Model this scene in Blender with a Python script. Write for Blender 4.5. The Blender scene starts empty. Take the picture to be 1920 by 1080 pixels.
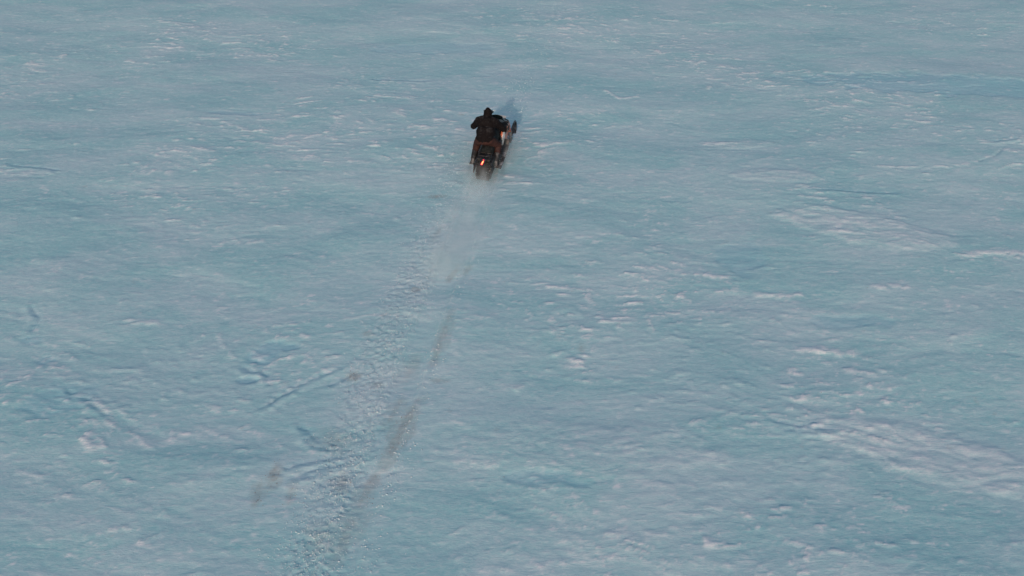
import bpy, bmesh, math, random
import numpy as np
from mathutils import Vector, Matrix, Euler
random.seed(7)
R = math.radians
scene = bpy.context.scene
COL = scene.collection

# ------------------------------------------------------------------ camera
CAM_H = 11.3
PITCH = 35.0
FPX = 35.0 / 36.0 * 1920
cam = bpy.data.cameras.new('camera'); cam.lens = 35; cam.sensor_width = 36; cam.clip_end = 9000
camo = bpy.data.objects.new('camera', cam); COL.objects.link(camo)
camo.location = (0, 0, CAM_H); camo.rotation_euler = (R(90 - PITCH), 0, 0)
scene.camera = camo

# ------------------------------------------------------------------ light
SUN_EL, SUN_AZ = 21.0, 8.4          # the sun stands low behind the viewer
world = bpy.data.worlds.new('World'); scene.world = world; world.use_nodes = True
wn = world.node_tree; bg = wn.nodes['Background']
sky = wn.nodes.new('ShaderNodeTexSky'); sky.sky_type = 'NISHITA'; sky.sun_disc = False
sky.sun_elevation = R(SUN_EL); sky.sun_rotation = R(180 + SUN_AZ)
sky.air_density = 1.0; sky.dust_density = 2.0; sky.ozone_density = .0
wn.links.new(sky.outputs[0], bg.inputs[0]); bg.inputs[1].default_value = 0.15
sl = bpy.data.lights.new('sun', 'SUN'); sl.energy = 1.7; sl.angle = R(1.0); sl.color = (1.0, 0.68, 0.56)
so = bpy.data.objects.new('sun', sl); COL.objects.link(so)
so.rotation_euler = (R(90 - SUN_EL), 0, R(-SUN_AZ)); so.location = (0, -20, 30)
vs = scene.view_settings
vs.view_transform = 'Standard'; vs.look = 'None'; vs.gamma = 1.0; vs.use_curve_mapping = False
vs.exposure = -0.42
scene.render.film_transparent = False

# ------------------------------------------------------------------ helpers
def at(px, py, z=0.0):
    """point of the photograph (1920 wide) -> place on the ground"""
    p = R(PITCH); dx = (px - 960) / FPX; dy = (540 - py) / FPX
    d = (dx, math.cos(p) + dy * math.sin(p), -math.sin(p) + dy * math.cos(p))
    t = (CAM_H - z) / -d[2]
    return (d[0] * t, d[1] * t)

def tag(o, label=None, cat=None, group=None, kind=None):
    if label: o['label'] = label
    if cat: o['category'] = cat
    if group: o['group'] = group
    if kind: o['kind'] = kind
    return o

def empty(name, loc, rot=(0, 0, 0)):
    o = bpy.data.objects.new(name, None); COL.objects.link(o)
    o.location = loc; o.rotation_euler = rot; o.empty_display_size = .2
    return o

def link(name, bm, mat, parent=None, smooth=True, sharp=40):
    me = bpy.data.meshes.new(name)
    bm.normal_update()
    if smooth:
        for f in bm.faces: f.smooth = True
        for e in bm.edges:
            if len(e.link_faces) == 2 and e.calc_face_angle(0) > R(sharp): e.smooth = False
    bm.to_mesh(me); bm.free()
    o = bpy.data.objects.new(name, me); COL.objects.link(o)
    if mat: me.materials.append(mat)
    if parent: o.parent = parent
    return o

def add_box(bm, c, s, rot=None, bevel=0.0, seg=2):
    r = bmesh.ops.create_cube(bm, size=1.0)
    vs_ = r['verts']
    m = Matrix.Translation(c) @ (rot.to_4x4() if rot else Matrix()) @ Matrix.Diagonal((*s, 1))
    bmesh.ops.transform(bm, matrix=m, verts=vs_)
    if bevel:
        es = list({e for v in vs_ for e in v.link_edges})
        bmesh.ops.bevel(bm, geom=es, offset=bevel, segments=seg, affect='EDGES', profile=.6)

def add_tube(bm, pts, rad, n=8, cap=True):
    pts = [Vector(p) for p in pts]
    if not hasattr(rad, '__len__'): rad = [rad] * len(pts)
    rings = []; up = None
    for i, p in enumerate(pts):
        t = (pts[min(i + 1, len(pts) - 1)] - pts[max(i - 1, 0)]).normalized()
        if up is None: up = Vector((0, 0, 1)) if abs(t.z) < .9 else Vector((0, 1, 0))
        a = t.cross(up).normalized(); b = a.cross(t).normalized(); up = b
        rings.append([bm.verts.new(p + (a * math.cos(k * 2 * math.pi / n) + b * math.sin(k * 2 * math.pi / n)) * rad[i]) for k in range(n)])
    for i in range(len(rings) - 1):
        for k in range(n):
            bm.faces.new((rings[i][k], rings[i][(k + 1) % n], rings[i + 1][(k + 1) % n], rings[i + 1][k]))
    if cap:
        bm.faces.new(rings[0][::-1]); bm.faces.new(rings[-1])

def add_loft(bm, rings, cap=True, closed=True):
    rr = [[bm.verts.new(p) for p in r] for r in rings]
    n = len(rr[0])
    for i in range(len(rr) - 1):
        for k in range(n if closed else n - 1):
            bm.faces.new((rr[i][k], rr[i][(k + 1) % n], rr[i + 1][(k + 1) % n], rr[i + 1][k]))
    if cap and closed:
        bm.faces.new(rr[0][::-1]); bm.faces.new(rr[-1])
    return rr

def add_prism(bm, outline, x0, x1, bevel=0.0):
    """side outline (y, z) extruded from x0 to x1"""
    a = [bm.verts.new((x0, y, z)) for y, z in outline]
    b = [bm.verts.new((x1, y, z)) for y, z in outline]
    n = len(a); fs = [bm.faces.new(a), bm.faces.new(b[::-1])]
    for k in range(n): fs.append(bm.faces.new((a[k], b[k], b[(k + 1) % n], a[(k + 1) % n])))
    bmesh.ops.recalc_face_normals(bm, faces=fs)
    if bevel:
        es = list({e for f in fs for e in f.edges})
        bmesh.ops.bevel(bm, geom=es, offset=bevel, segments=2, affect='EDGES', profile=.6)

def add_ball(bm, c, r, rot=None, seg=14):
    if not hasattr(r, '__len__'): r = (r, r, r)
    q = bmesh.ops.create_uvsphere(bm, u_segments=seg, v_segments=max(6, seg // 2 + 1), radius=1)
    m = Matrix.Translation(c) @ (rot.to_4x4() if rot else Matrix()) @ Matrix.Diagonal((*r, 1))
    bmesh.ops.transform(bm, matrix=m, verts=q['verts'])

def add_limb(bm, a, b, ra, rb, steps=7):
    """tapered, rounded limb segment from a to b"""
    a, b = Vector(a), Vector(b); d = (b - a); L = d.length; t = d / L
    pts, rs = [], []
    for i in range(4):
        s = -math.cos(i / 4 * math.pi / 2); pts.append(a + t * ra * s); rs.append(max(.004, ra * math.sqrt(max(0, 1 - s * s))))
    for i in range(steps):
        f = i / (steps - 1); pts.append(a + d * f); rs.append(ra + (rb - ra) * f)
    for i in range(1, 5):
        s = math.sin(i / 4 * math.pi / 2); pts.append(b + t * rb * s); rs.append(max(.004, rb * math.sqrt(max(0, 1 - s * s))))
    add_tube(bm, pts, rs, n=14)

def organic(name, bm, mat, parent, voxel=.012, smooth=6, wrinkle=0.0, wsize=.12):
    """fuse overlapping pieces into one continuous skin"""
    o = link(name, bm, mat, parent)
    m = o.modifiers.new('fuse', 'REMESH'); m.mode = 'VOXEL'; m.voxel_size = voxel; m.use_smooth_shade = True
    s = o.modifiers.new('soften', 'SMOOTH'); s.factor = .5; s.iterations = smooth
    if wrinkle:
        tx = bpy.data.textures.new(name + '_folds', 'CLOUDS'); tx.noise_scale = wsize; tx.noise_depth = 2
        d = o.modifiers.new('folds', 'DISPLACE'); d.texture = tx; d.strength = wrinkle; d.mid_level = .5
    return o

# ------------------------------------------------------------------ numpy noise
def _hash(ix, iy, seed):
    h = (ix.astype(np.int64) * 374761393 + iy.astype(np.int64) * 668265263 + seed * 1442695041) & 0xFFFFFFFF
    h = ((h ^ (h >> 13)) * 1274126177) & 0xFFFFFFFF
    h = ((h ^ (h >> 16)) * 2246822519) & 0xFFFFFFFF
    return ((h ^ (h >> 15)) & 0xFFFFFF) / float(0x1000000)
def gnoise(x, y, seed=0):
    """gradient noise, about -1..1"""
    x0 = np.floor(x); y0 = np.floor(y); fx = x - x0; fy = y - y0
    u = fx * fx * fx * (fx * (fx * 6 - 15) + 10); v = fy * fy * fy * (fy * (fy * 6 - 15) + 10)
    def g(ox, oy):
        a = _hash(x0 + ox, y0 + oy, seed) * 2 * np.pi
        return np.cos(a) * (fx - ox) + np.sin(a) * (fy - oy)
    n0 = g(0, 0) * (1 - u) + g(1, 0) * u; n1 = g(0, 1) * (1 - u) + g(1, 1) * u
    return (n0 * (1 - v) + n1 * v) * 1.5
def fbm(x, y, seed, oct=4, gain=.5, lac=2.03):
    s = 0; a = 1; t = 0
    for i in range(oct):
        s = s + a * gnoise(x, y, seed + i * 17); t += a; a *= gain; x = x * lac + 5.2; y = y * lac - 3.1
    return s / t * 1.3
def sstep(a, b, x):
    t = np.clip((x - a) / (b - a), 0, 1); return t * t * (3 - 2 * t)
def poly_dist(X0, Y0, pts, reach=1.6):
    """distance to, signed side of, and length along a polyline"""
    B0 = np.full(X0.shape, 99.0); S0 = np.full(X0.shape, 99.0); A0 = np.zeros(X0.shape)
    xs = [p[0] for p in pts]; ys = [p[1] for p in pts]
    sel = np.nonzero((X0 > min(xs) - reach) & (X0 < max(xs) + reach) & (Y0 > min(ys) - reach) & (Y0 < max(ys) + reach))[0]
    X = X0[sel]; Y = Y0[sel]
    best = np.full(X.shape, 1e9); side = np.zeros(X.shape); along = np.zeros(X.shape); L = 0
    for (ax, ay), (bx, by) in zip(pts[:-1], pts[1:]):
        dx, dy = bx - ax, by - ay; l = math.hypot(dx, dy)
        tt = ((X - ax) * dx + (Y - ay) * dy) / (l * l); t = np.clip(tt, 0, 1)
        d = np.hypot(X - ax - t * dx, Y - ay - t * dy)
        s = ((X - ax) * dy - (Y - ay) * dx) / l
        m = d < best
        best = np.where(m, d, best); side = np.where(m, np.sign(s) * d, side); along = np.where(m, L + t * l, along); L += l
    B0[sel] = best; S0[sel] = side; A0[sel] = along
    return B0, S0, A0
def smooth_line(px, n=10):
    """pixel waypoints -> dense curve on the ground"""
    g = [at(*p) for p in px]; g = [g[0]] + g + [g[-1]]; out = []
    for i in range(1, len(g) - 2):
        for k in range(n):
            t = k / n; q = []
            for c in (0, 1):
                p0, p1, p2, p3 = g[i - 1][c], g[i][c], g[i + 1][c], g[i + 2][c]
                q.append(.5 * (2 * p1 + (p2 - p0) * t + (2 * p0 - 5 * p1 + 4 * p2 - p3) * t * t + (-p0 + 3 * p1 - 3 * p2 + p3) * t ** 3))
            out.append(tuple(q))
    out.append(g[-2]); return out

# ------------------------------------------------------------------ where things are
TRAIL = smooth_line([(600, 1180), (632, 1080), (680, 940), (703, 880), (736, 790), (768, 700), (794, 630), (830, 540), (858, 470), (884, 400), (905, 348), (916, 300)], 6)
OLD = smooth_line([(560, 1120), (590, 1040), (622, 940), (650, 860), (682, 770), (702, 700), (728, 630), (772, 545), (802, 480), (826, 420), (850, 350), (872, 280), (900, 200), (930, 120)], 6)
RIGHT_OLD = smooth_line([(905, 1080), (935, 980), (968, 880), (1000, 780), (1030, 700), (1062, 600)], 6)
FAR = smooth_line([(955, 215), (968, 175), (985, 140), (1003, 90), (1022, 20), (1030, -20)], 6)
MACH = at(902, 345)
HEAD = R(9.5)

# ------------------------------------------------------------------ snow surface: height and surface kinds, as functions of place
def blob(X0, Y0, px, py, rx, ry, ang=0, seed=3, rough=.35):
    cx, cy = at(px, py); a = R(ang); out = np.zeros_like(X0); rr = 1.7 * max(rx, ry)
    sel = np.nonzero((np.abs(X0 - cx) < rr) & (np.abs(Y0 - cy) < rr))[0]
    if not len(sel): return out
    X = X0[sel]; Y = Y0[sel]
    u = ((X - cx) * math.cos(a) + (Y - cy) * math.sin(a)) / rx; v = (-(X - cx) * math.sin(a) + (Y - cy) * math.cos(a)) / ry
    d = np.sqrt(u * u + v * v) + rough * fbm(X * 1.6, Y * 2.2, seed, 3)
    out[sel] = 1 - sstep(.72, 1.05, d); return out

def surface(X, Y):
    wx = X + .7 * fbm(X * .35, Y * .5, 11, 3); wy = Y + .45 * fbm(X * .3, Y * .45, 23, 3)
    wy = wy + .07 * wx
    # broad swell
    h = .16 * fbm(X * .055, Y * .06, 41, 3) + .05 * fbm(wx * .22, wy * .35, 51, 3)
    # drifted, wind packed flakes: long one way, short the other
    big = sstep(-.35, .45, fbm(X * .16 + 3, Y * .2, 61, 3))
    f1 = fbm(wx * .8 , wy * 1.9, 71, 4, .6)
    f2 = fbm(wx * 1.9 + .5 * f1, wy * 5.2, 83, 4, .68)
    f3 = fbm(wx * 5.0 + f2, wy * 11.0 + .6 * f1, 97, 3, .65)
    flake = sstep(.20, .60, f1 * .50 + f2 * .62 + f3 * .30 + (big - .8) * .30)
    flake2 = sstep(.20, .58, f2 * .72 + f3 * .60 + (big - .7) * .3)
    crust = np.clip(flake * .78 + flake2 * .66, 0, 1) * (.35 + .65 * big)
    f4 = fbm(X * 2.9 + 7.7 + .8 * f1, Y * 7.5 + 1.1 * wx * .3 + .5 * f1, 131, 4, .72)
    patchy = sstep(-.5, .5, fbm(X * .45 + 9, Y * .8, 137, 3))
    crust = np.maximum(crust, .85 * sstep(.20, .58, f4) * (.3 + .7 * patchy))
    scour = sstep(.22, .7, -f1 * .8 - f2 * .35)             # scraped hollows of older, bluer snow
    h = h + .012 * flake + .007 * flake2 + .005 * f1 + .004 * f2 + .003 * f3 + .005 * f4 - .006 * scour
    fine = fbm(X * 7, Y * 13, 101, 3, .65)
    # calm areas (smooth, hardly any flakes)
    calm = np.zeros_like(X)
    for (px, py, rx, ry, s) in ((950, 700, 1.3, 1.7, 1), (1300, 690, 1.8, 1.6, 2), (300, 700, 1.9, 1.3, 3), (1750, 400, .9, 1.0, 4), (1430, 880, 2.0, .9, 5), (560, 760, 1.0, .7, 6), (1440, 480, 1.5, 1.2, 7), (1100, 770, 1.5, .8, 8), (120, 430, 1.6, 1.5, 9)):
        calm = np.maximum(calm, blob(X, Y, px, py, rx, ry, 0, 200 + s))
    crust *= 1 - .85 * calm; h = h * (1 - .15 * calm)
    # rippled wind slabs on the right
    slab = np.zeros_like(X)
    for (px, py, rx, ry, a, s) in ((1610, 425, 2.0, .72, -24, 1), (1745, 850, 2.35, .62, -22, 2), (1460, 330, 1.1, .35, -5, 5), (1390, 270, .8, .28, 5, 6), (1120, 845, 2.4, .7, -4, 7)):
        slab = np.maximum(slab, blob(X, Y, px, py, rx, ry, a, 300 + s, .28) * (1.0 if s < 3 else .55))
    rip = np.sin((wy * 1.0 + .25 * X + .25 * fbm(X * 1.1, Y * 2.5, 311, 3)) * 2 * np.pi / .19)
    h = h + slab * (.022 + .004 * rip + .008 * f2)
    crust = np.maximum(crust, slab * np.clip(.34 + .30 * rip * sstep(-.2, .6, f2 + f1) + .55 * f2, 0, 1))
    # single long streaks of packed snow
    for (pts, w, amp) in (([(1648, 311), (1720, 314), (1790, 312), (1832, 305)], .05, .9), ([(1838, 303), (1862, 296), (1880, 280)], .03, -.5),
                          ([(1325, 268), (1362, 269), (1398, 265)], .10, 1.0), ([(1800, 478), (1850, 474), (1930, 472)], .11, 1.0),
                          ([(1500, 655), (1545, 651), (1600, 660)], .10, 1.0), ([(1570, 690), (1612, 696), (1635, 699)], .06, .9),
                          ([(1470, 725), (1492, 722), (1510, 724)], .05, .9), ([(1420, 549), (1460, 552), (1500, 548)], .08, .9), ([(1640, 537), (1672, 535), (1705, 538)], .08, .9),
                          ([(150, 740), (178, 750), (195, 768), (212, 786)], .06, .8), ([(370, 760), (390, 762), (408, 765)], .06, .7), ([(345, 835), (367, 837)], .03, .8),
                          ([(1186, 530), (1200, 562), (1214, 590), (1225, 622)], .03, .7), ([(620, 596), (662, 598), (700, 592), (850, 594), (920, 597)], .035, .5),
                          ([(420, 455), (455, 452), (490, 454)], .10, .8), ([(505, 242), (470, 250), (440, 238), (420, 232)], .06, .8), ([(380, 226), (415, 228)], .06, .7),
                          ([(0, 322), (30, 328), (55, 330)], .12, .8), ([(135, 200), (178, 202)], .07, .8), ([(340, 355), (390, 353)], .07, .7),
                          ([(500, 760), (548, 728), (600, 700), (625, 690)], .05, .45), ([(410, 625), (420, 650), (440, 672)], .05, .5), ([(245, 602), (300, 604)], .06, .7),
                          ([(1500, 370), (1560, 372), (1640, 368)], .08, .8), ([(1120, 605), (1180, 603)], .06, .6), ([(1055, 688), (1090, 687)], .06, .8), ([(1060, 676), (1088, 675)], .03, .7),
                          ([(900, 728), (940, 722), (980, 724)], .05, .6), ([(860, 868), (900, 872), (930, 868)], .08, .7), ([(1140, 840), (1200, 838)], .07, .6), ([(1210, 915), (1300, 918)], .07, .5),
                          ([(705, 180), (745, 184), (800, 180)], .07, .8), ([(1135, 170), (1160, 186), (1195, 182)], .06, .8), ([(40, 890), (90, 905)], .08, .6), ([(1140, 1000), (1250, 1010)], .08, .6), ([(300, 40), (360, 44)], .1, .7), ([(1500, 60), (1570, 55)], .1, .6)):
        d, s, al = poly_dist(X + .06 * f3, Y + .05 * f2 + .02 * f3, [at(*p) for p in pts])
        ww = w * (1 + .6 * f2 + .5 * f3)
        m = (1 - sstep(.35, 1.3, d / np.maximum(ww, .02))) * sstep(-.55, .25, f1 + .8 * f3 + .5 * f2)
        if amp > 0: crust = np.maximum(crust, m * amp * .85); h = h + m * .016 * amp
        else: h = h + m * .05 * amp; crust = crust * (1 - m)
        # a little lee hollow on the far side of a streak
        h = h - .012 * np.exp(-((Y + .05 * f2 - at(*pts[0])[1] - 2.6 * w) / (w * 1.5)) ** 2) * m
    # blue, dense hollows
    blue = np.zeros_like(X)
    for (px, py, rx, ry, a, s) in ((495, 662, .30, .42, -30, 1), (540, 650, .25, .12, 10, 2), (462, 712, .25, .12, 0, 3), (60, 640, .25, .15, 0, 4), (88, 678, .2, .12, 0, 5), (110, 750, .7, .5, 0, 6), (1075, 908, .3, .08, -20, 7), (1010, 895, .6, .16, 0, 8), (1590, 600, .9, .25, 0, 9), (1770, 160, 4.2, .8, -6, 10), (440, 215, .8, .15, -6, 11), (1390, 480, .7, .6, 0, 12), (820, 90, 2.0, .5, 3, 13)):
        blue = np.maximum(blue, blob(X, Y, px, py, rx, ry, a, 400 + s, .45) * (.6 if s < 4 else .6 if s == 10 else .38))
    h = h - .03 * blue
    # edges of broken crust, hoof-like scrapes at the left
    for pts in ([(563, 800), (580, 812), (600, 828)], [(575, 825), (590, 838), (612, 842)], [(540, 880), (580, 868), (620, 862)], [(560, 895), (590, 882), (640, 872)], [(545, 905), (600, 890)], [(485, 690), (500, 704), (505, 720)], [(505, 760), (520, 745), (560, 728)], [(620, 722), (650, 710)], [(60, 580), (75, 600), (60, 622)],
                [(490, 765), (560, 722), (640, 690)], [(130, 735), (160, 752), (200, 782)], [(455, 690), (480, 700)], [(1452, 792), (1500, 800), (1560, 806)], [(1470, 806), (1540, 814)], [(1520, 355), (1600, 358), (1680, 360)], [(700, 150), (800, 152)], [(1860, 268), (1905, 262)], [(20, 310), (110, 322)]):
        d, s, al = poly_dist(X + .05 * f2, Y + .08 * f3 + .05 * f2, [at(*p) for p in pts])
        d = d + .03 * f3 + .02
        h = h - .018 * (1 - sstep(.3, 1.0, d / .06)) + .012 * np.exp(-((s - .1) / .06) ** 2) * (d < .3)
        blue = np.maximum(blue, .3 * (1 - sstep(.2, 1.2, d / .12)))
    # lane of churned snow left of the machine's own trail
    d, s, al = poly_dist(X, Y, OLD)
    near = sstep(at(860, 330)[1], at(770, 545)[1], Y)       # fades out towards the machine
    edge = .50 + .14 * fbm(X * 1.1, Y * .9, 501, 3)
    churn = (1 - sstep(edge * .55, edge * 1.15, d)) * (.10 + .90 * near)
    lump = np.abs(fbm(X * 8.5, Y * 9.5, 511, 3, .7)); lump2 = fbm(X * 13, Y * 16, 521, 2, .6)
    h = h + churn * (-.008 + .030 * lump + .018 * lump2)
    crust = crust * (1 - .6 * churn) + churn * .42 * sstep(.15, .6, lump + .25 * lump2)
    # the machine's own trail: belt groove with berms, two ski lines
    d, s, al = poly_dist(X, Y, TRAIL)
    own = 1.0
    g = (1 - sstep(.17, .25, d)) * own
    gfade = .55 + .45 * sstep(-.4, .4, fbm(al * .5, al * 0 + 3.3, 601, 2))
    h = h - .038 * g * gfade + .012 * np.exp(-((d - .30) / .055) ** 2) * (1 + .8 * f2)
    h = h + g * .0015 * np.sin(al * 2 * np.pi / .14 + 2 * f3)
    ski = np.exp(-((np.abs(s) - .36) / .035) ** 2) * sstep(-.2, .35, fbm(al * .7, al * 0 + 9.1, 611, 2))
    h = h - .026 * ski - .018 * np.exp(-((np.abs(s) - .235) / .028) ** 2) * sstep(-.5, .1, fbm(al * .8, al * 0 + 4.4, 617, 2))
    crust = crust * (1 - .8 * g)
    # spilled powder either side of the trail
    spill = (1 - sstep(.35, .95, d)) * sstep(-.2, .5, fbm(X * 1.3, Y * .8, 631, 3))
    crust = np.maximum(crust * (1 - .5 * spill), .22 * spill)
    # second faint old trail and the far one in front of the machine
    for line, k in ((RIGHT_OLD, .35), (FAR, .5)):
        d2, s2, al2 = poly_dist(X + .05 * f2, Y, line)
        m = (1 - sstep(.18, .36, d2)) * k
        h = h - .028 * m + .02 * k * np.exp(-((d2 - .34) / .07) ** 2) + m * .02 * lump
        crust = crust * (1 - .5 * m)
    # brown grit: under the old trail and in spots
    dirt = np.zeros_like(X)
    for (px, py, rx, ry, a, s, k) in ((752, 810, .13, .75, -14, 1, .8), (740, 770, .10, .4, -14, 12, .5), (828, 640, .10, .75, -10, 2, .55), (690, 915, .10, .45, -16, 3, .6), (820, 370, .14, .05, 10, 4, 1.), (778, 545, .12, .10, 0, 5, .7),
                                      (662, 706, .12, .10, 0, 6, .9), (516, 892, .10, .22, 0, 7, .8), (482, 934, .08, .25, 0, 8, .6), (640, 905, .10, .22, 0, 9, .6), (625, 824, .25, .22, 0, 10, .35), (848, 515, .07, .30, -20, 11, .6),
                                      (690, 628, .12, .1, 0, 13, .5), (708, 722, .1, .1, 0, 14, .5), (770, 690, .14, .35, -14, 15, .35), (822, 714, .12, .05, 0, 16, .6), (820, 440, .07, .3, -15, 17, .4), (875, 508, .05, .15, -25, 18, .5),
                                      (545, 930, .08, .2, 0, 19, .5), (1090, 655, .05, .1, 0, 20, .5), (600, 1010, .2, .3, 0, 21, .4), (865, 218, .08, .06, 0, 22, .6), (650, 1000, .15, .5, -12, 23, .5)):
        dirt = np.maximum(dirt, k * (.5 * blob(X, Y, px, py, rx * .8, ry * .9, a, 700 + s, .6) + .5 * blob(X, Y, px, py, rx * 1.6, ry * 1.4, a, 750 + s, .6)))
    grit = sstep(.52, .8, fbm(X * 2.2, Y * 2.6, 801, 4, .7)) * .35
    dirt = np.maximum(dirt, grit)
    return h, crust, blue, dirt, churn, g, fine

def ground_h(x, y):
    r = surface(np.array([float(x)]), np.array([float(y)])); return float(r[0][0])

# ------------------------------------------------------------------ materials
def nt(name):
    m = bpy.data.materials.new(name); m.use_nodes = True
    t = m.node_tree; return m, t, t.nodes['Principled BSDF']
def N(t, typ, **kw):
    n = t.nodes.new(typ)
    for k, v in kw.items():
        if k.startswith('i_'): n.inputs[k[2:].replace('_', ' ')].default_value = v
        else: setattr(n, k, v)
    return n
def math_n(t, op, a, b=None, clamp=False):
    n = t.nodes.new('ShaderNodeMath'); n.operation = op; n.use_clamp = clamp
    for i, v in enumerate((a, b)):
        if v is None: continue
        if hasattr(v, 'links') or hasattr(v, 'is_linked'): t.links.new(v, n.inputs[i])
        else: n.inputs[i].default_value = v
    return n.outputs[0]
def ramp(t, src, lo, hi, a=0.0, b=1.0):
    n = t.nodes.new('ShaderNodeMapRange'); n.interpolation_type = 'SMOOTHSTEP'
    n.inputs[1].default_value = lo; n.inputs[2].default_value = hi; n.inputs[3].default_value = a; n.inputs[4].default_value = b
    t.links.new(src, n.inputs[0]); return n.outputs[0]
def mixc(t, f, a, b):
    n = t.nodes.new('ShaderNodeMix'); n.data_type = 'RGBA'
    if hasattr(f, 'is_linked'): t.links.new(f, n.inputs[0])
    else: n.inputs[0].default_value = f
    for s, v in ((6, a), (7, b)):
        if hasattr(v, 'is_linked'): t.links.new(v, n.inputs[s])
        else: n.inputs[s].default_value = (*v, 1)
    return n.outputs[2]
def noise_at(t, vec, scale, detail=4, rough=.6, stretch=None, rot=0, dist=0):
    if stretch:
        mp = t.nodes.new('ShaderNodeMapping'); mp.inputs['Scale'].default_value = stretch; mp.inputs['Rotation'].default_value = (0, 0, rot)
        t.links.new(vec, mp.inputs[0]); vec = mp.outputs[0]
    n = t.nodes.new('ShaderNodeTexNoise'); n.inputs['Scale'].default_value = scale; n.inputs['Detail'].default_value = detail
    n.inputs['Roughness'].default_value = rough; n.inputs['Distortion'].default_value = dist
    t.links.new(vec, n.inputs['Vector']); return n.outputs[0]

PACK = (.49, .725, .80)     # older packed snow, faintly blue
WHITE = (.88, .93, .98)    # fresh, wind blown
ICE = (.30, .645, .705)      # dense blue-green snow
def snow_material():
    m, t, b = nt('wind_packed_snow')
    geo = N(t, 'ShaderNodeNewGeometry').outputs['Position']
    def attr(nm): return N(t, 'ShaderNodeAttribute', attribute_name=nm).outputs['Fac']
    crust, blue, dirt, churn = attr('crust'), attr('blue'), attr('dirt'), attr('churn')
    n1 = noise_at(t, geo, 1.0, 6, .62, (.35, .75, 1), R(4), .6)      # metre-wide tints
    n2 = noise_at(t, geo, 1.0, 7, .68, (2.6, 9.0, 3), R(3), .8)      # streaks
    n3 = noise_at(t, geo, 1.0, 5, .7, (13, 30, 13), R(-4), .3)       # fine grain
    base = mixc(t, ramp(t, n1, .34, .66, .10, 1.0), ICE, PACK)
    base = mixc(t, ramp(t, n2, .34, .60, .30, 0.0), base, ICE)
    cr = math_n(t, 'MULTIPLY', crust, ramp(t, n3, .30, .62, .45, 1.0))
    n4 = noise_at(t, geo, 1.0, 6, .72, (5.5, 15, 6), R(-6), 1.2)
    st = math_n(t, 'ADD', math_n(t, 'MULTIPLY', ramp(t, n2, .54, .72), .34), math_n(t, 'MULTIPLY', ramp(t, n4, .53, .70), .36))
    cr = math_n(t, 'ADD', cr, st, True)
    base = mixc(t, cr, base, WHITE)
    gr = ramp(t, n3, .35, .65, -.0, .22)
    base = mixc(t, gr, base, WHITE)
    base = mixc(t, math_n(t, 'MULTIPLY', blue, .65), base, (.27, .60, .74))
    dn = noise_at(t, geo, 14, 5, .75)
    dm = math_n(t, 'MULTIPLY', dirt, ramp(t, dn, .2, .8, .35, 1.0), True)
    base = mixc(t, math_n(t, 'MULTIPLY', dm, .62), base, (.30, .24, .21))
    t.links.new(base, b.inputs['Base Color'])
    b.inputs['Roughness'].default_value = .62
    b.inputs['Specular IOR Level'].default_value = .25
    bp = N(t, 'ShaderNodeBump'); bp.inputs['Strength'].default_value = .5; bp.inputs['Distance'].default_value = .02
    bh = math_n(t, 'ADD', math_n(t, 'MULTIPLY', n2, .9), math_n(t, 'ADD', math_n(t, 'MULTIPLY', n3, .35), math_n(t, 'MULTIPLY', n4, .5)))
    t.links.new(bh, bp.inputs['Height']); t.links.new(bp.outputs[0], b.inputs['Normal'])
    return m

def loose_snow():
    m, t, b = nt('loose_snow_clods')
    geo = N(t, 'ShaderNodeNewGeometry').outputs['Position']
    n = noise_at(t, geo, 3.0, 4, .6)
    t.links.new(mixc(t, ramp(t, n, .35, .65), (.52, .68, .74), (.70, .78, .83)), b.inputs['Base Color'])
    b.inputs['Roughness'].default_value = .7
    return m

def frosted(name, col, rough=.5, metal=0.0, snow=.25, scale=9, spec=.4, coat=0.0):
    """paint, plastic or cloth with powder snow caught on it"""
    m, t, b = nt(name)
    tc = N(t, 'ShaderNodeTexCoord').outputs['Object']
    n = noise_at(t, tc, scale, 5, .65); n2 = noise_at(t, tc, scale * 5, 3, .6)
    base = mixc(t, ramp(t, n, .3, .7), tuple(c * .8 for c in col), tuple(min(1, c * 1.2) for c in col))
    if snow:
        nz = N(t, 'ShaderNodeSeparateXYZ'); t.links.new(N(t, 'ShaderNodeNewGeometry').outputs['Normal'], nz.inputs[0])
        up = ramp(t, nz.outputs[2], .35, .95)
        f = math_n(t, 'MULTIPLY', up, ramp(t, math_n(t, 'ADD', math_n(t, 'MULTIPLY', n, .7), math_n(t, 'MULTIPLY', n2, .3)), .44, .66, 0, snow))
        base = mixc(t, f, base, (.78, .82, .86))
    t.links.new(base, b.inputs['Base Color'])
    t.links.new(ramp(t, n2, .3, .7, rough * .85, min(1, rough * 1.2)), b.inputs['Roughness'])
    b.inputs['Metallic'].default_value = metal; b.inputs['Specular IOR Level'].default_value = spec; b.inputs['Coat Weight'].default_value = coat
    return m

def glow(name, col, s):
    m, t, b = nt(name)
    b.inputs['Base Color'].default_value = (*col, 1); b.inputs['Emission Color'].default_value = (*col, 1); b.inputs['Emission Strength'].default_value = s
    return m

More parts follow.
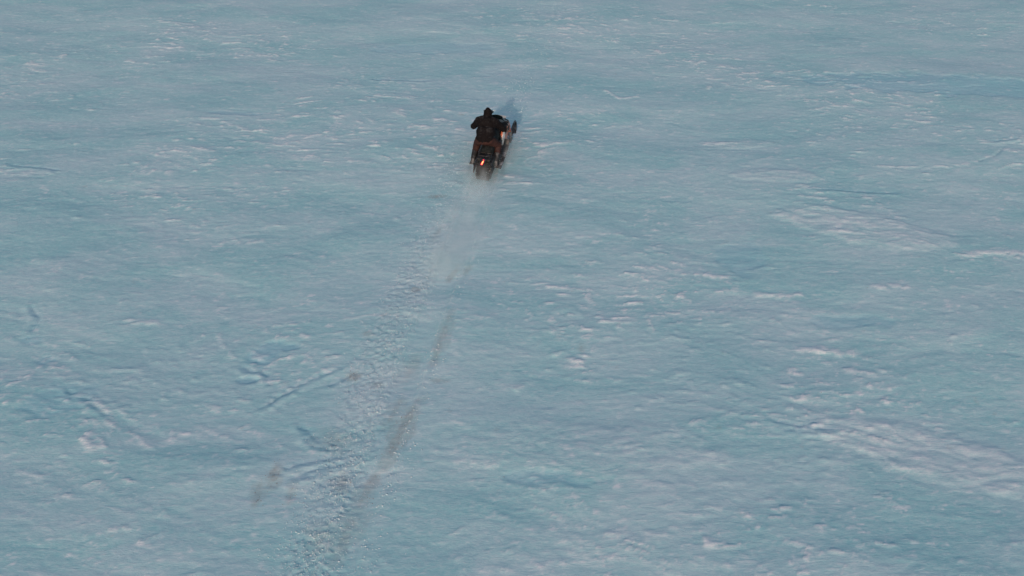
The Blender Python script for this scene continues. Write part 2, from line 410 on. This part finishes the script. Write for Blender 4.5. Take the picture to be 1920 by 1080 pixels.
M = dict(
    plastic=frosted('black_plastic', (.014, .017, .019), .42, snow=.22),
    tunnel=frosted('black_coated_aluminium', (.022, .021, .023), .5, .3, snow=.2),
    board=frosted('snow_packed_running_board', (.03, .03, .032), .7, snow=.8, scale=5),
    vinyl=frosted('seat_vinyl', (.006, .009, .010), .7, snow=.05, spec=.2),
    rubber=frosted('black_rubber', (.015, .015, .016), .75, snow=.45, scale=14),
    steel=frosted('brushed_steel', (.22, .23, .24), .45, .7, snow=.2),
    orange=frosted('orange_paint', (.62, .15, .06), .3, coat=.4, snow=.05),
    white=frosted('white_paint', (.80, .76, .72), .35, coat=.4, snow=.05),
    jacket=frosted('dark_jacket_cloth', (.0065, .005, .006), .85, snow=.05, spec=.15),
    pants=frosted('brown_trouser_cloth', (.050, .025, .023), .9, snow=.05, spec=.1),
    boot=frosted('boot_rubber', (.012, .013, .015), .6, snow=.25),
    sole=frosted('pale_boot_gaiter', (.17, .17, .18), .8, snow=.5),
    skin=frosted('skin', (.45, .26, .19), .55, snow=0),
    glass=frosted('smoked_windshield', (.02, .035, .04), .12, snow=.12, spec=.6),
    lens=glow('tail_light_red', (1.0, .008, .09), 1.0),
    bulb=glow('tail_light_core', (1.0, .45, .13), 3.0),
)
SNOW = snow_material(); CLOD = loose_snow()

# ------------------------------------------------------------------ ground: one sheet out to the horizon, fine where the picture looks
def axis(lo, hi, step, far, growth=1.16):
    a = list(np.arange(lo, hi + step / 2, step))
    s = step; v = a[-1]; up = []
    while v < far: s *= growth; v += s; up.append(v)
    s = step; v = a[0]; dn = []
    while v > -far: s *= growth; v -= s; dn.append(v)
    return np.array(dn[::-1] + a + up)
GX = axis(-18.5, 18.5, .038, 4000); GY = axis(7.5, 36.0, .040, 4000)
X, Y = np.meshgrid(GX, GY)
H, crust, blue, dirt, churn, groove, fine = surface(X.ravel(), Y.ravel())
nx, ny = len(GX), len(GY)
H = H + .004 * fine
far_f = np.exp(-np.maximum(0, np.hypot(X.ravel(), Y.ravel() - 20) - 45) / 40)
co = np.stack([X.ravel(), Y.ravel(), H * (.35 + .65 * far_f)], 1).astype(np.float32)
ii = np.arange(nx * ny).reshape(ny, nx)
q = np.stack([ii[:-1, :-1], ii[:-1, 1:], ii[1:, 1:], ii[1:, :-1]], -1).reshape(-1, 4).astype(np.int32)
me = bpy.data.meshes.new('ground')
me.vertices.add(nx * ny); me.vertices.foreach_set('co', co.ravel())
me.loops.add(q.size); me.loops.foreach_set('vertex_index', q.ravel())
me.polygons.add(len(q)); me.polygons.foreach_set('loop_start', np.arange(0, q.size, 4, dtype=np.int32))
me.polygons.foreach_set('use_smooth', np.ones(len(q), bool))
me.update(calc_edges=True)
for nm, arr in (('crust', crust), ('blue', blue), ('dirt', dirt), ('churn', churn)):
    a = me.attributes.new(nm, 'FLOAT', 'POINT'); a.data.foreach_set('value', arr.astype(np.float32))
me.materials.append(SNOW)
ground = bpy.data.objects.new('ground', me); COL.objects.link(ground)
tag(ground, 'pale blue wind packed snow slope with trails and drifted streaks', kind='structure')

# loose clods of snow: churned lane, trail edges, a scatter elsewhere
def scatter(name, spots, mat, seed, flat=.65):
    rng = np.random.default_rng(seed)
    base = bmesh.new(); bmesh.ops.create_icosphere(base, subdivisions=1, radius=1)
    bv = np.array([v.co[:] for v in base.verts]); bf = np.array([[v.index for v in f.verts] for f in base.faces]); base.free()
    P = np.array([(s[0], s[1]) for s in spots]); S = np.array([s[2] for s in spots])
    hz = surface(P[:, 0], P[:, 1])[0]
    n = len(P); ang = rng.uniform(0, 6.28, n)
    v = bv[None] * (1 + rng.uniform(-.28, .28, (n, len(bv), 1)))
    v = v * S[:, None, None] * rng.uniform(.6, 1.35, (n, 1, 3)) * np.array([1, 1, flat])
    c, s_ = np.cos(ang)[:, None], np.sin(ang)[:, None]
    vx = v[..., 0] * c - v[..., 1] * s_; vy = v[..., 0] * s_ + v[..., 1] * c
    v = np.stack([vx + P[:, :1], vy + P[:, 1:2], v[..., 2] + hz[:, None] + S[:, None] * .05], -1)
    f = (bf[None] + (np.arange(n) * len(bv))[:, None, None]).reshape(-1, 3)
    m = bpy.data.meshes.new(name); m.from_pydata(v.reshape(-1, 3).tolist(), [], f.tolist()); m.update()
    m.polygons.foreach_set('use_smooth', np.ones(len(m.polygons), bool))
    m.materials.append(mat); o = bpy.data.objects.new(name, m); COL.objects.link(o); return o
spots = []
def along_line(line, t):
    k = t * (len(line) - 1); i = min(int(k), len(line) - 2); f = k - i
    a, b = line[i], line[i + 1]
    return a[0] + (b[0] - a[0]) * f, a[1] + (b[1] - a[1]) * f
for _ in range(5200):
    t = random.random() ** 1.25 * .86; x, y = along_line(OLD, t)
    x += random.gauss(0, .30); y += random.uniform(-.3, .3)
    spots.append((x, y, random.uniform(.005, .011) * (1.4 if random.random() < .05 else 1)))
for _ in range(900):
    t = random.random() * .92; x, y = along_line(TRAIL, t)
    x += random.choice((-1, 1)) * (.22 + abs(random.gauss(0, .16))); y += random.uniform(-.2, .2)
    spots.append((x, y, random.uniform(.006, .016)))
for line in (FAR,):
    for _ in range(260):
        x, y = along_line(line, random.random()); spots.append((x + random.gauss(0, .25), y, random.uniform(.007, .018)))
clods = scatter('snow_clods', spots, CLOD, 5)
tag(clods, 'small loose clods of churned snow along the trail', 'snow clods', kind='stuff')
grit_m = frosted('brown_grit', (.26, .20, .17), .95, snow=0)
g_sp = []
for (px, py, n, sx, sy) in ((820, 370, 26, .10, .06), (778, 545, 16, .1, .12), (662, 706, 26, .09, .1), (516, 892, 30, .07, .2), (482, 934, 18, .06, .15), (640, 905, 14, .08, .15), (752, 810, 34, .1, .5), (700, 900, 20, .08, .4), (848, 515, 16, .06, .2), (625, 824, 14, .15, .15), (690, 628, 12, .1, .1), (545, 930, 12, .06, .15)):
    cx, cy = at(px, py)
    for _ in range(n): g_sp.append((cx + random.gauss(0, sx), cy + random.gauss(0, sy), random.uniform(.003, .007)))
for _ in range(60): g_sp.append((random.uniform(-15, 14), random.uniform(9, 31), random.uniform(.004, .009)))
grit = scatter('dirt_grit', g_sp, grit_m, 6)
tag(grit, 'brown grit and torn grass bits scattered on the snow', 'dirt', kind='stuff')

# ------------------------------------------------------------------ snowmobile (local: +Y ahead, Z up, origin on the snow below its middle)
mz = ground_h(*MACH)
fw = Vector((math.sin(HEAD), math.cos(HEAD), 0))
origin = Vector((MACH[0], MACH[1], 0)) + fw * 1.4
mz = (ground_h(origin.x, origin.y) + mz) / 2 - .03
ROLL = R(5.0)
sm = empty('snowmobile', (origin.x, origin.y, mz), (0, ROLL, -HEAD))
tag(sm, 'black snowmobile with orange and white side panels and lit red tail light', 'snowmobile')
def part(name, bm, mat, parent=None, **k): return link(name, bm, M[mat], parent or sm, **k)
def newbm(): return bmesh.new()

# belt with lugs
loop = []
for i in range(40):      # rounded belt path in side view
    a = i / 40
    loop.append(a)
def belt_path(s):
    """s in 0..1 round the loop -> (y, z, angle)"""
    pts = [(-1.08, .03), (.30, .03), (.62, .20), (.66, .36), (.52, .46), (-1.12, .40), (-1.28, .32), (-1.31, .20), (-1.22, .08)]
    L = [math.dist(pts[i], pts[(i + 1) % len(pts)]) for i in range(len(pts))]; T = sum(L); d = s % 1 * T
    for i, l in enumerate(L):
        if d <= l:
            f = d / l; a, b = pts[i], pts[(i + 1) % len(pts)]
            return a[0] + (b[0] - a[0]) * f, a[1] + (b[1] - a[1]) * f, math.atan2(b[1] - a[1], b[0] - a[0])
        d -= l
bm = newbm(); nseg = 72; rings = []
for i in range(nseg + 1):
    y, z, a = belt_path(i / nseg); ny_, nz_ = math.sin(a), -math.cos(a)
    rings.append([(-.17, y, z), (.17, y, z), (.17, y - ny_ * .018, z - nz_ * .018), (-.17, y - ny_ * .018, z - nz_ * .018)])
add_loft(bm, rings, cap=False)
belt = part('track_belt', bm, 'rubber')
lug_me = None
for i in range(44):
    y, z, a = belt_path((i + .5) / 44)
    if lug_me is None:
        bm = newbm(); add_box(bm, (0, 0, -.018), (.31, .018, .042), bevel=.004, seg=1)
        o = part('lug', bm, 'rubber', belt); lug_me = o.data
    else:
        o = bpy.data.objects.new('lug', lug_me); COL.objects.link(o); o.parent = belt
    o.location = (0, y, z); o.rotation_euler = (a, 0, 0)
def wheel(y, z, r, x):
    bm = newbm(); add_tube(bm, [(x - .018, y, z), (x + .018, y, z)], r, 20)
    w = part('bogie_wheel', bm, 'rubber')
    bm = newbm(); add_tube(bm, [(x - .022, y, z), (x + .022, y, z)], r * .45, 14); part('hub', bm, 'steel', w)
for x in (-.12, .12):
    for y, z, r in ((-1.15, .20, .12), (-.75, .13, .08), (-.2, .13, .08), (.25, .14, .08)): wheel(y, z, r, x)
bm = newbm()
for x in (-.15, .15): add_tube(bm, [(x, -1.2, .10), (x, .2, .10), (x, .45, .2)], .018, 8)
for x in (-.15, .15): add_tube(bm, [(x, -.9, .12), (x, -.35, .38)], .016, 8); add_tube(bm, [(x, -.1, .12), (x, .35, .40)], .016, 8)
part('suspension_rail', bm, 'steel')
# tunnel: top and folded flanks
bm = newbm(); prof = [(-.215, .28), (-.215, .50), (-.19, .545), (.19, .545), (.215, .50), (.215, .28), (.20, .28), (.20, .49), (.18, .525), (-.18, .525), (-.20, .49), (-.20, .28)]
add_loft(bm, [[(x, y, z + (.0 if y < .3 else .03)) for x, z in prof] for y in (-1.38, -1.0, -.4, .1, .6)])
part('tunnel', bm, 'tunnel', sharp=25)
# running boards, with grip holes read as raised strips
for s in (-1, 1):
    bm = newbm(); add_box(bm, (s * .285, -.40, .285), (.15, 1.20, .018), bevel=.006)
    add_tube(bm, [(s * .365, -1.0, .285), (s * .37, -.4, .29), (s * .36, .2, .30), (s * .32, .30, .36)], .013, 8)
    b_ = part('running_board', bm, 'board')
    for k in range(15):
        bm = newbm() if k == 0 else None
        if k == 0:
            add_box(bm, (0, 0, 0), (.10, .018, .014), bevel=.003, seg=1); o = part('grip_strip', bm, 'board', b_); gm = o.data
        else: o = bpy.data.objects.new('grip_strip', gm); COL.objects.link(o); o.parent = b_
        o.location = (s * .285, -.95 + k * .077, .300)
    bm = newbm(); add_box(bm, (s * .29, .22, .36), (.13, .02, .14), Matrix.Rotation(R(-25), 3, 'X'), .008); part('toe_stop', bm, 'plastic')
# seat
bm = newbm(); R_ = []
for y, w, z0, z1 in ((-.98, .10, .55, .64), (-.95, .14, .55, .70), (-.80, .155, .55, .745), (-.45, .15, .55, .76), (-.1, .135, .55, .80), (.1, .12, .56, .86), (.16, .10, .58, .84)):
    R_.append([(-w, y, z0), (-w * 1.02, y, z0 + (z1 - z0) * .5), (-w * .88, y, z1 - .03), (-w * .55, y, z1 - .004), (0, y, z1), (w * .55, y, z1 - .004), (w * .88, y, z1 - .03), (w * 1.02, y, z0 + (z1 - z0) * .5), (w, y, z0)])
add_loft(bm, R_); part('seat', bm, 'vinyl', sharp=60)
bm = newbm(); add_box(bm, (0, -1.17, .585), (.30, .28, .07), bevel=.02); part('rear_rack', bm, 'plastic')
bm = newbm()
for x in (-.13, 0, .13): add_tube(bm, [(x, -1.34, .64), (x, -1.02, .645)], .009, 6)
for y in (-1.34, -1.18, -1.02): add_tube(bm, [(-.15, y, .64), (.15, y, .64)], .009, 6)
part('rack_rail', bm, 'tunnel')
# rear bumper, flap, tail light
bm = newbm(); add_tube(bm, [(-.225, -1.12, .45), (-.23, -1.34, .48), (-.19, -1.44, .50), (-.08, -1.47, .51), (.08, -1.47, .51), (.19, -1.44, .50), (.23, -1.34, .48), (.225, -1.12, .45)], .011, 10)
part('rear_bumper', bm, 'tunnel')
bm = newbm(); R_ = []
for i in range(8):
    f = i / 7; y = -1.385 - .05 * math.sin(f * 1.3); z = .50 - .26 * f; w = .13 + .01 * f
    R_.append([(-w, y, z), (-w * .4, y - .012, z), (w * .4, y - .012, z), (w, y, z), (w, y + .012, z), (w * .4, y, z), (-w * .4, y, z), (-w, y + .012, z)])
add_loft(bm, R_); part('snow_flap', bm, 'rubber')
bm = newbm(); add_box(bm, (0, -1.395, .605), (.15, .07, .17), Matrix.Rotation(R(20), 3, 'X'), .018); tl = part('tail_light_housing', bm, 'plastic')
tilt = Matrix.Rotation(R(22), 3, 'Y')
bm = newbm(); add_box(bm, (.0, -1.437, .615), (.046, .02, .15), tilt, .009); part('lens', bm, 'lens', tl)
bm = newbm(); add_box(bm, (.0, -1.452, .615), (.016, .014, .105), tilt, .005); part('bulb_strip', bm, 'bulb', tl)

# hood: stations along the machine
def hood_ring(y, w, z0, z1, sh=.55):
    k = []
    for i in range(17):
        a = math.pi * i / 16; c, s_ = math.cos(a), math.sin(a)
        k.append((-w * (abs(c) ** .62) * (1 if c > 0 else -1), y, z0 + (z1 - z0) * (s_ ** sh)))
    return k
bm = newbm()
add_loft(bm, [hood_ring(*a) for a in ((-.02, .13, .50, .80), (.06, .19, .42, .92), (.2, .25, .36, .97), (.42, .29, .33, .96), (.65, .29, .31, .88), (.88, .25, .31, .76), (1.05, .20, .33, .64), (1.17, .12, .36, .53), (1.21, .05, .40, .47))])
bmesh.ops.scale(bm, vec=(.80, 1, .84), verts=bm.verts)
hood = part('hood', bm, 'plastic', sharp=50)
for s in (-1, 1):
    outl = [(-.06, .34), (.40, .28), (.86, .32), (.98, .45), (.80, .60), (.45, .72), (.12, .74), (-.02, .58)]
    bm = newbm(); cnt = []
    a = [bm.verts.new((s * (.20 + .14 * min(.45, y + .06) - .05 * max(0, y - .6) - .10 * max(0, z - .5)), y, z)) for y, z in outl]
    b = [bm.verts.new((s * (.16 + .14 * min(.45, y + .06) - .05 * max(0, y - .6) - .10 * max(0, z - .5)), y, z)) for y, z in outl]
    fs = [bm.faces.new(a), bm.faces.new(b[::-1])] + [bm.faces.new((a[k], b[k], b[(k + 1) % 8], a[(k + 1) % 8])) for k in range(8)]
    bmesh.ops.recalc_face_normals(bm, faces=fs); bmesh.ops.bevel(bm, geom=list(bm.edges), offset=.010, segments=2, affect='EDGES')
    pnl = part('side_panel', bm, 'orange')
    bm = newbm(); o2 = [(-.04, .36), (.10, .345), (.20, .50), (.20, .66), (.10, .68), (.0, .55)]
    a = [bm.verts.new((s * (.209 + .14 * min(.45, y + .06) - .10 * max(0, z - .5)), y, z)) for y, z in o2]; b = [bm.verts.new((s * (.18 + .14 * min(.45, y + .06) - .10 * max(0, z - .5)), y, z)) for y, z in o2]
    fs = [bm.faces.new(a), bm.faces.new(b[::-1])] + [bm.faces.new((a[k], b[k], b[(k + 1) % 6], a[(k + 1) % 6])) for k in range(6)]
    bmesh.ops.recalc_face_normals(bm, faces=fs); part('white_flash', bm, 'white', pnl)
    bm = newbm()
    for k in range(4): add_box(bm, (s * .250, .50 + k * .07, .53 - k * .012), (.03, .04, .10), Matrix.Rotation(R(-30), 3, 'X'), .004)
    part('vent', bm, 'plastic', pnl)
    bm = newbm(); add_tube(bm, [(s * .15, .03, .60), (s * .17, -.03, .52), (s * .18, -.07, .42), (s * .20, -.10, .31)], [.04, .035, .03, .02], 10); part('footwell_guard', bm, 'plastic')
# windshield, dash, bars
bm = newbm(); R_ = []
for k in range(9):
    a = math.pi * (k / 8 - .5); x = .21 * math.sin(a) ; y = .30 + .16 * math.cos(a)
    R_.append([(x * .95, y, .82), (x * .88, y - .07, .92), (x * .75, y - .13, .99), (x * .75, y - .138, .99), (x * .88, y - .08, .92), (x * .95, y - .01, .82)])
add_loft(bm, R_); part('windshield', bm, 'glass', sharp=50)
bm = newbm(); add_box(bm, (0, .16, .87), (.20, .16, .07), Matrix.Rotation(R(25), 3, 'X'), .02); part('dashboard', bm, 'plastic')
bm = newbm(); add_tube(bm, [(0, .12, .90), (0, .02, 1.00)], .028, 10)
add_tube(bm, [(-.34, -.09, .965), (-.18, -.04, 1.00), (-.08, .01, .99), (.08, .01, .99), (.18, -.04, 1.00), (.34, -.09, .965)], .012, 10)
bar = part('handlebar', bm, 'steel')
for s in (-1, 1):
    bm = newbm(); add_tube(bm, [(s * .36, -.098, .96), (s * .22, -.057, .988)], .019, 10); part('grip', bm, 'rubber', bar)
    bm = newbm(); add_tube(bm, [(s * .20, -.01, .99), (s * .33, -.035, .97)], .007, 6); part('brake_lever', bm, 'steel', bar)
    bm = newbm(); add_box(bm, (s * .27, .02, .97), (.11, .035, .10), Euler((0, 0, s * R(12))).to_matrix(), .015); part('hand_guard', bm, 'plastic', bar)
bm = newbm(); add_box(bm, (0, 1.13, .56), (.22, .08, .07), Matrix.Rotation(R(-30), 3, 'X'), .02); part('headlight', bm, 'white')
bm = newbm(); add_tube(bm, [(-.20, 1.05, .34), (-.15, 1.26, .42), (0, 1.31, .44), (.15, 1.26, .42), (.20, 1.05, .34)], .016, 8); part('front_bumper', bm, 'plastic')
bm = newbm(); add_box(bm, (0, .85, .26), (.40, .55, .14), None, .05); part('belly_pan', bm, 'plastic')
# front suspension and skis
for s in (-1, 1):
    bm = newbm(); X0 = s * .30
    for z0, z1 in ((.26, .17), (.40, .30)):
        add_tube(bm, [(s * .12, .66, z0), (X0, .84, z1)], .014, 8); add_tube(bm, [(s * .12, 1.0, z0), (X0, .86, z1)], .014, 8)
    part('suspension_arm', bm, 'steel')
    bm = newbm(); add_tube(bm, [(s * .20, .86, .60), (X0 * .93, .86, .24)], .030, 12)
    sh = part('shock_absorber', bm, 'steel')
    bm = newbm(); pts = []
    for k in range(91):
        f = k / 90; c = Vector((s * .21, .86, .56)).lerp(Vector((X0 * .95, .86, .28)), f); a = k * .52
        pts.append((c.x + math.cos(a) * .034, c.y + math.sin(a) * .034, c.z))
    add_tube(bm, pts, .006, 5); part('spring', bm, 'orange', sh)
    bm = newbm(); add_tube(bm, [(X0, .86, .36), (X0 + s * .01, .86, .08)], .022, 10); part('spindle', bm, 'steel')
    bm = newbm(); R_ = []
    for y, z, w in ((.36, .055, .05), (.42, .03, .075), (.7, .02, .08), (1.05, .02, .08), (1.25, .05, .078), (1.38, .12, .07), (1.47, .20, .055), (1.53, .27, .03)):
        R_.append([(X0 - w, y, z), (X0 - w, y, z + .03), (X0 - w * .85, y, z + .018), (X0 - .02, y, z + .02), (X0 + .02, y, z + .02), (X0 + w * .85, y, z + .018), (X0 + w, y, z + .03), (X0 + w, y, z), (X0 + .015, y, z - .012), (X0 - .015, y, z - .012)])
    add_loft(bm, R_); ski = part('ski', bm, 'plastic')
    bm = newbm(); add_tube(bm, [(X0, 1.10, .06), (X0, 1.20, .20), (X0, 1.36, .31), (X0, 1.49, .33), (X0, 1.53, .27)], .015, 8); part('ski_loop', bm, 'plastic', ski)
    bm = newbm(); add_box(bm, (X0, .86, .075), (.08, .26, .09), None, .02); part('ski_saddle', bm, 'plastic', ski)
# mudguard-like fender fairing over the ski mount, pull rope of the rear: exhaust stub
bm = newbm(); add_tube(bm, [(.20, .62, .26), (.27, .64, .22)], .028, 12); part('exhaust', bm, 'steel')

# ------------------------------------------------------------------ rider (same local frame; stands on the running boards, crouched)
rd = empty('person', (origin.x, origin.y, mz), (0, ROLL * .4, -HEAD))
tag(rd, 'rider in dark hooded jacket and brown trousers crouching on the snowmobile, seen from behind', 'person')
cx = -.035
HIP = Vector((cx, -.86, .93)); CH = Vector((cx, -.60, 1.18)); NK = Vector((cx - .01, -.51, 1.27)); HD = Vector((cx - .01, -.45, 1.37))
def side(s):
    return dict(hip=Vector((cx + s * .10, -.86, .90)), knee=Vector((s * .25 - .01, -.58, .64)), ank=Vector((s * .275 - .01, -.90, .40)),
                sh=Vector((cx + s * .19, -.56, 1.22)), el=Vector((s * .36 + cx * .5, -.46, 1.01)), wr=Vector((s * .305, -.15, .99)), hand=Vector((s * .29, -.095, .99)))
S = {s: side(s) for s in (-1, 1)}
def torso(bm, k=0.0, arms=True):
    tl_ = Matrix.Rotation(R(-36), 3, 'X')
    add_ball(bm, HIP, (.18 + k, .12 + k, .12 + k), tl_, 18)
    add_ball(bm, HIP.lerp(CH, .4), (.185 + k * 1.4, .125 + k, .17), tl_, 18)
    add_ball(bm, CH, (.21 + k, .13 + k, .17), tl_, 18)
    add_limb(bm, CH + Vector((-.13, .03, .05)), CH + Vector((.13, .03, .05)), .085 + k, .085 + k)
    add_limb(bm, CH, NK, .10 + k, .06 + k * .6)
    for s in (-1, 1):
        q_ = S[s]
        add_ball(bm, q_['sh'], .072 + k)
        add_limb(bm, q_['sh'], q_['el'], .056 + k, .044 + k); add_limb(bm, q_['el'], q_['wr'], .044 + k, .030 + k * .9)
# body: one continuous figure
bm = newbm(); torso(bm)
add_limb(bm, NK, HD, .055, .055)
add_ball(bm, HD + Vector((0, .01, .02)), (.075, .095, .11), Matrix.Rotation(R(-12), 3, 'X'), 18)
add_ball(bm, HD + Vector((0, .095, -.03)), (.045, .04, .05)); add_ball(bm, HD + Vector((0, .115, -.005)), (.013, .022, .018))
for s in (-1, 1):
    q_ = S[s]; add_limb(bm, q_['hip'], q_['knee'], .085, .055); add_limb(bm, q_['knee'], q_['ank'], .052, .036)
    add_limb(bm, q_['ank'], q_['ank'] + Vector((0, .16, -.06)), .04, .03); add_ball(bm, q_['hand'], (.04, .025, .035))
    add_ball(bm, HD + Vector((s * .076, .0, .01)), (.012, .022, .03))
organic('body', bm, M['skin'], rd)
# jacket with skirt over the hips
bm = newbm(); torso(bm, .032)
add_loft(bm, [[(HIP.x + w * math.cos(a) , y + d * math.sin(a), z - .06 * math.sin(a)) for a in [2 * math.pi * i / 20 for i in range(20)]] for y, z, w, d in ((-.70, 1.14, .19, .13), (-.76, 1.06, .205, .15), (-.80, 1.0, .215, .165), (-.81, .965, .205, .15))])
organic('jacket', bm, M['jacket'], rd, .012, 5, .03, .10)
# hood up, pointed at the crown
bm = newbm(); hr = Matrix.Rotation(R(-14), 3, 'X')
add_ball(bm, HD + Vector((0, -.01, .0)), (.100, .115, .13), hr, 18); add_limb(bm, HD + Vector((0, -.02, .03)), HD + Vector((0, -.030, .10)), .095, .062)
add_limb(bm, NK + Vector((0, -.03, -.05)), HD + Vector((0, -.01, -.04)), .195, .100)
organic('hood', bm, M['jacket'], rd, .010, 6, .012, .07)
bm = newbm(); add_tube(bm, [tuple(HD + Vector(v)) for v in ((-.10, .07, .01), (-.06, .108, .015), (0, .12, .015), (.06, .108, .015), (.10, .07, .01))], .032, 10); part_g = link('goggles', bm, M['glass'], rd)
# trousers
bm = newbm()
add_ball(bm, HIP + Vector((0, .0, -.03)), (.19, .15, .13), None, 18)
for s in (-1, 1):
    q_ = S[s]; add_limb(bm, q_['hip'], q_['knee'], .122, .088); add_limb(bm, q_['knee'], q_['knee'].lerp(q_['ank'], .62), .086, .074)
organic('trousers', bm, M['pants'], rd, .012, 5, .03, .09)
for s in (-1, 1):
    q_ = S[s]; an = q_['ank']
    bm = newbm(); add_limb(bm, an + (q_['knee'] - an) * .42, an, .078, .066); add_limb(bm, an + Vector((0, -.01, -.035)), an + Vector((s * .02, .18, -.05)), .058, .050)
    add_box(bm, (an.x + s * .01, an.y + .07, .325), (.105, .30, .045), None, .02)
    bt = organic('boot', bm, M['boot'], rd, .010, 3)
    bm = newbm(); add_box(bm, (an.x, an.y - .065, an.z - .035), (.06, .03, .13), None, .012); link('heel_patch', bm, M['sole'], bt)
    # glove closed round the grip
    bm = newbm(); h_ = q_['hand']; w_ = q_['wr']
    add_limb(bm, w_ + (q_['el'] - w_) * .22, w_, .046, .040)
    add_ball(bm, h_ + Vector((0, -.015, .018)), (.046, .040, .024), Euler((R(-20), 0, 0)).to_matrix())
    for k in range(4):
        x = h_.x + s * (.036 - .024 * k); l = (.9, 1.05, 1.0, .8)[k]; r = .0115
        yb, zb = -.075, .975
        p0 = Vector((x, yb - .02, zb + .030)); p1 = Vector((x, yb + .024 * l, zb + .026)); p2 = Vector((x, yb + .034 * l, zb - .004)); p3 = Vector((x, yb + .010, zb - .024))
        add_limb(bm, p0, p1, r * 1.1, r, 4); add_limb(bm, p1, p2, r, r, 4); add_limb(bm, p2, p3, r, r * .85, 4)
    tb = Vector((h_.x - s * .048, -.095, .985)); add_limb(bm, tb, tb + Vector((-s * .006, .035, -.018)), .014, .012, 4); add_limb(bm, tb + Vector((-s * .006, .035, -.018)), tb + Vector((s * .016, .045, -.036)), .012, .010, 4)
    organic('glove', bm, M['boot'], rd, .006, 2)

# ------------------------------------------------------------------ powder thrown up behind the belt
def spray(name, label, a, b, w, hgt, dens, seed):
    a, b = Vector(a), Vector(b); mid = (a + b) / 2; L = (b - a).length
    bm = newbm(); bmesh.ops.create_uvsphere(bm, u_segments=28, v_segments=16, radius=1)
    m = bpy.data.materials.new(name + '_powder'); m.use_nodes = True; t = m.node_tree
    t.nodes.remove(t.nodes['Principled BSDF'])
    pv = N(t, 'ShaderNodeVolumePrincipled'); pv.inputs['Color'].default_value = (.90, .97, .985, 1); pv.inputs['Anisotropy'].default_value = 0
    tc = N(t, 'ShaderNodeTexCoord').outputs['Object']
    ln = N(t, 'ShaderNodeVectorMath'); ln.operation = 'LENGTH'; t.links.new(tc, ln.inputs[0])
    fall = ramp(t, ln.outputs['Value'], .25, 1.0, 1.0, 0.0)
    nz = noise_at(t, tc, 1.0, 4, .6, (1.6, L * .55, 1.5), 0, .6)
    mp = ramp(t, nz, .40, .62, .12, 1.25)
    t.links.new(math_n(t, 'MULTIPLY', math_n(t, 'MULTIPLY', fall, mp), dens), pv.inputs['Density'])
    t.links.new(pv.outputs[0], t.nodes['Material Output'].inputs['Volume'])
    o = link(name, bm, m)
    o.location = mid; d = b - a
    o.rotation_euler = d.to_track_quat('Y', 'Z').to_euler(); o.scale = (w, L / 2, hgt)
    tag(o, label, 'snow spray', kind='stuff')
    return o
def P3(px, py, z): x, y = at(px, py, z); return (x, y, z)
spray('snow_spray', 'long thin veil of powder snow trailing behind the snowmobile', P3(830, 540, .10), P3(910, 318, .22), .85, .42, .75, 1)
spray('snow_spray', 'soft puff of powder snow at the snow flap of the snowmobile', P3(892, 375, .15), P3(914, 300, .28), .55, .42, 1.5, 2)
spray('snow_spray', 'faint powder snow drifting off the right ski', P3(925, 330, .12), P3(972, 250, .2), .42, .34, 1.3, 3)
spray('snow_spray', 'pale settling puff of powder snow where the veil ends', P3(815, 540, .12), P3(855, 440, .22), .60, .32, 1.5, 4)
scene.cycles.volume_bounces = 6; scene.cycles.max_bounces = 14

# grains of snow hanging in the spray
rng = random.Random(12); bm = newbm(); A_ = Vector(P3(835, 530, .08)); B_ = Vector(P3(912, 322, .2))
for _ in range(420):
    f = rng.random() ** .6; c = A_.lerp(B_, f); sp = .16 + .22 * (1 - f)
    c += Vector((rng.gauss(0, sp), rng.gauss(0, .15), abs(rng.gauss(0, .13)) + .03)); r_ = rng.uniform(.003, .008)
    q = bmesh.ops.create_icosphere(bm, subdivisions=1, radius=r_); bmesh.ops.translate(bm, verts=q['verts'], vec=c)
gr = link('flying_snow_grains', bm, CLOD)
tag(gr, 'fine grains of snow flying behind the snowmobile belt', 'snow grains', kind='stuff')
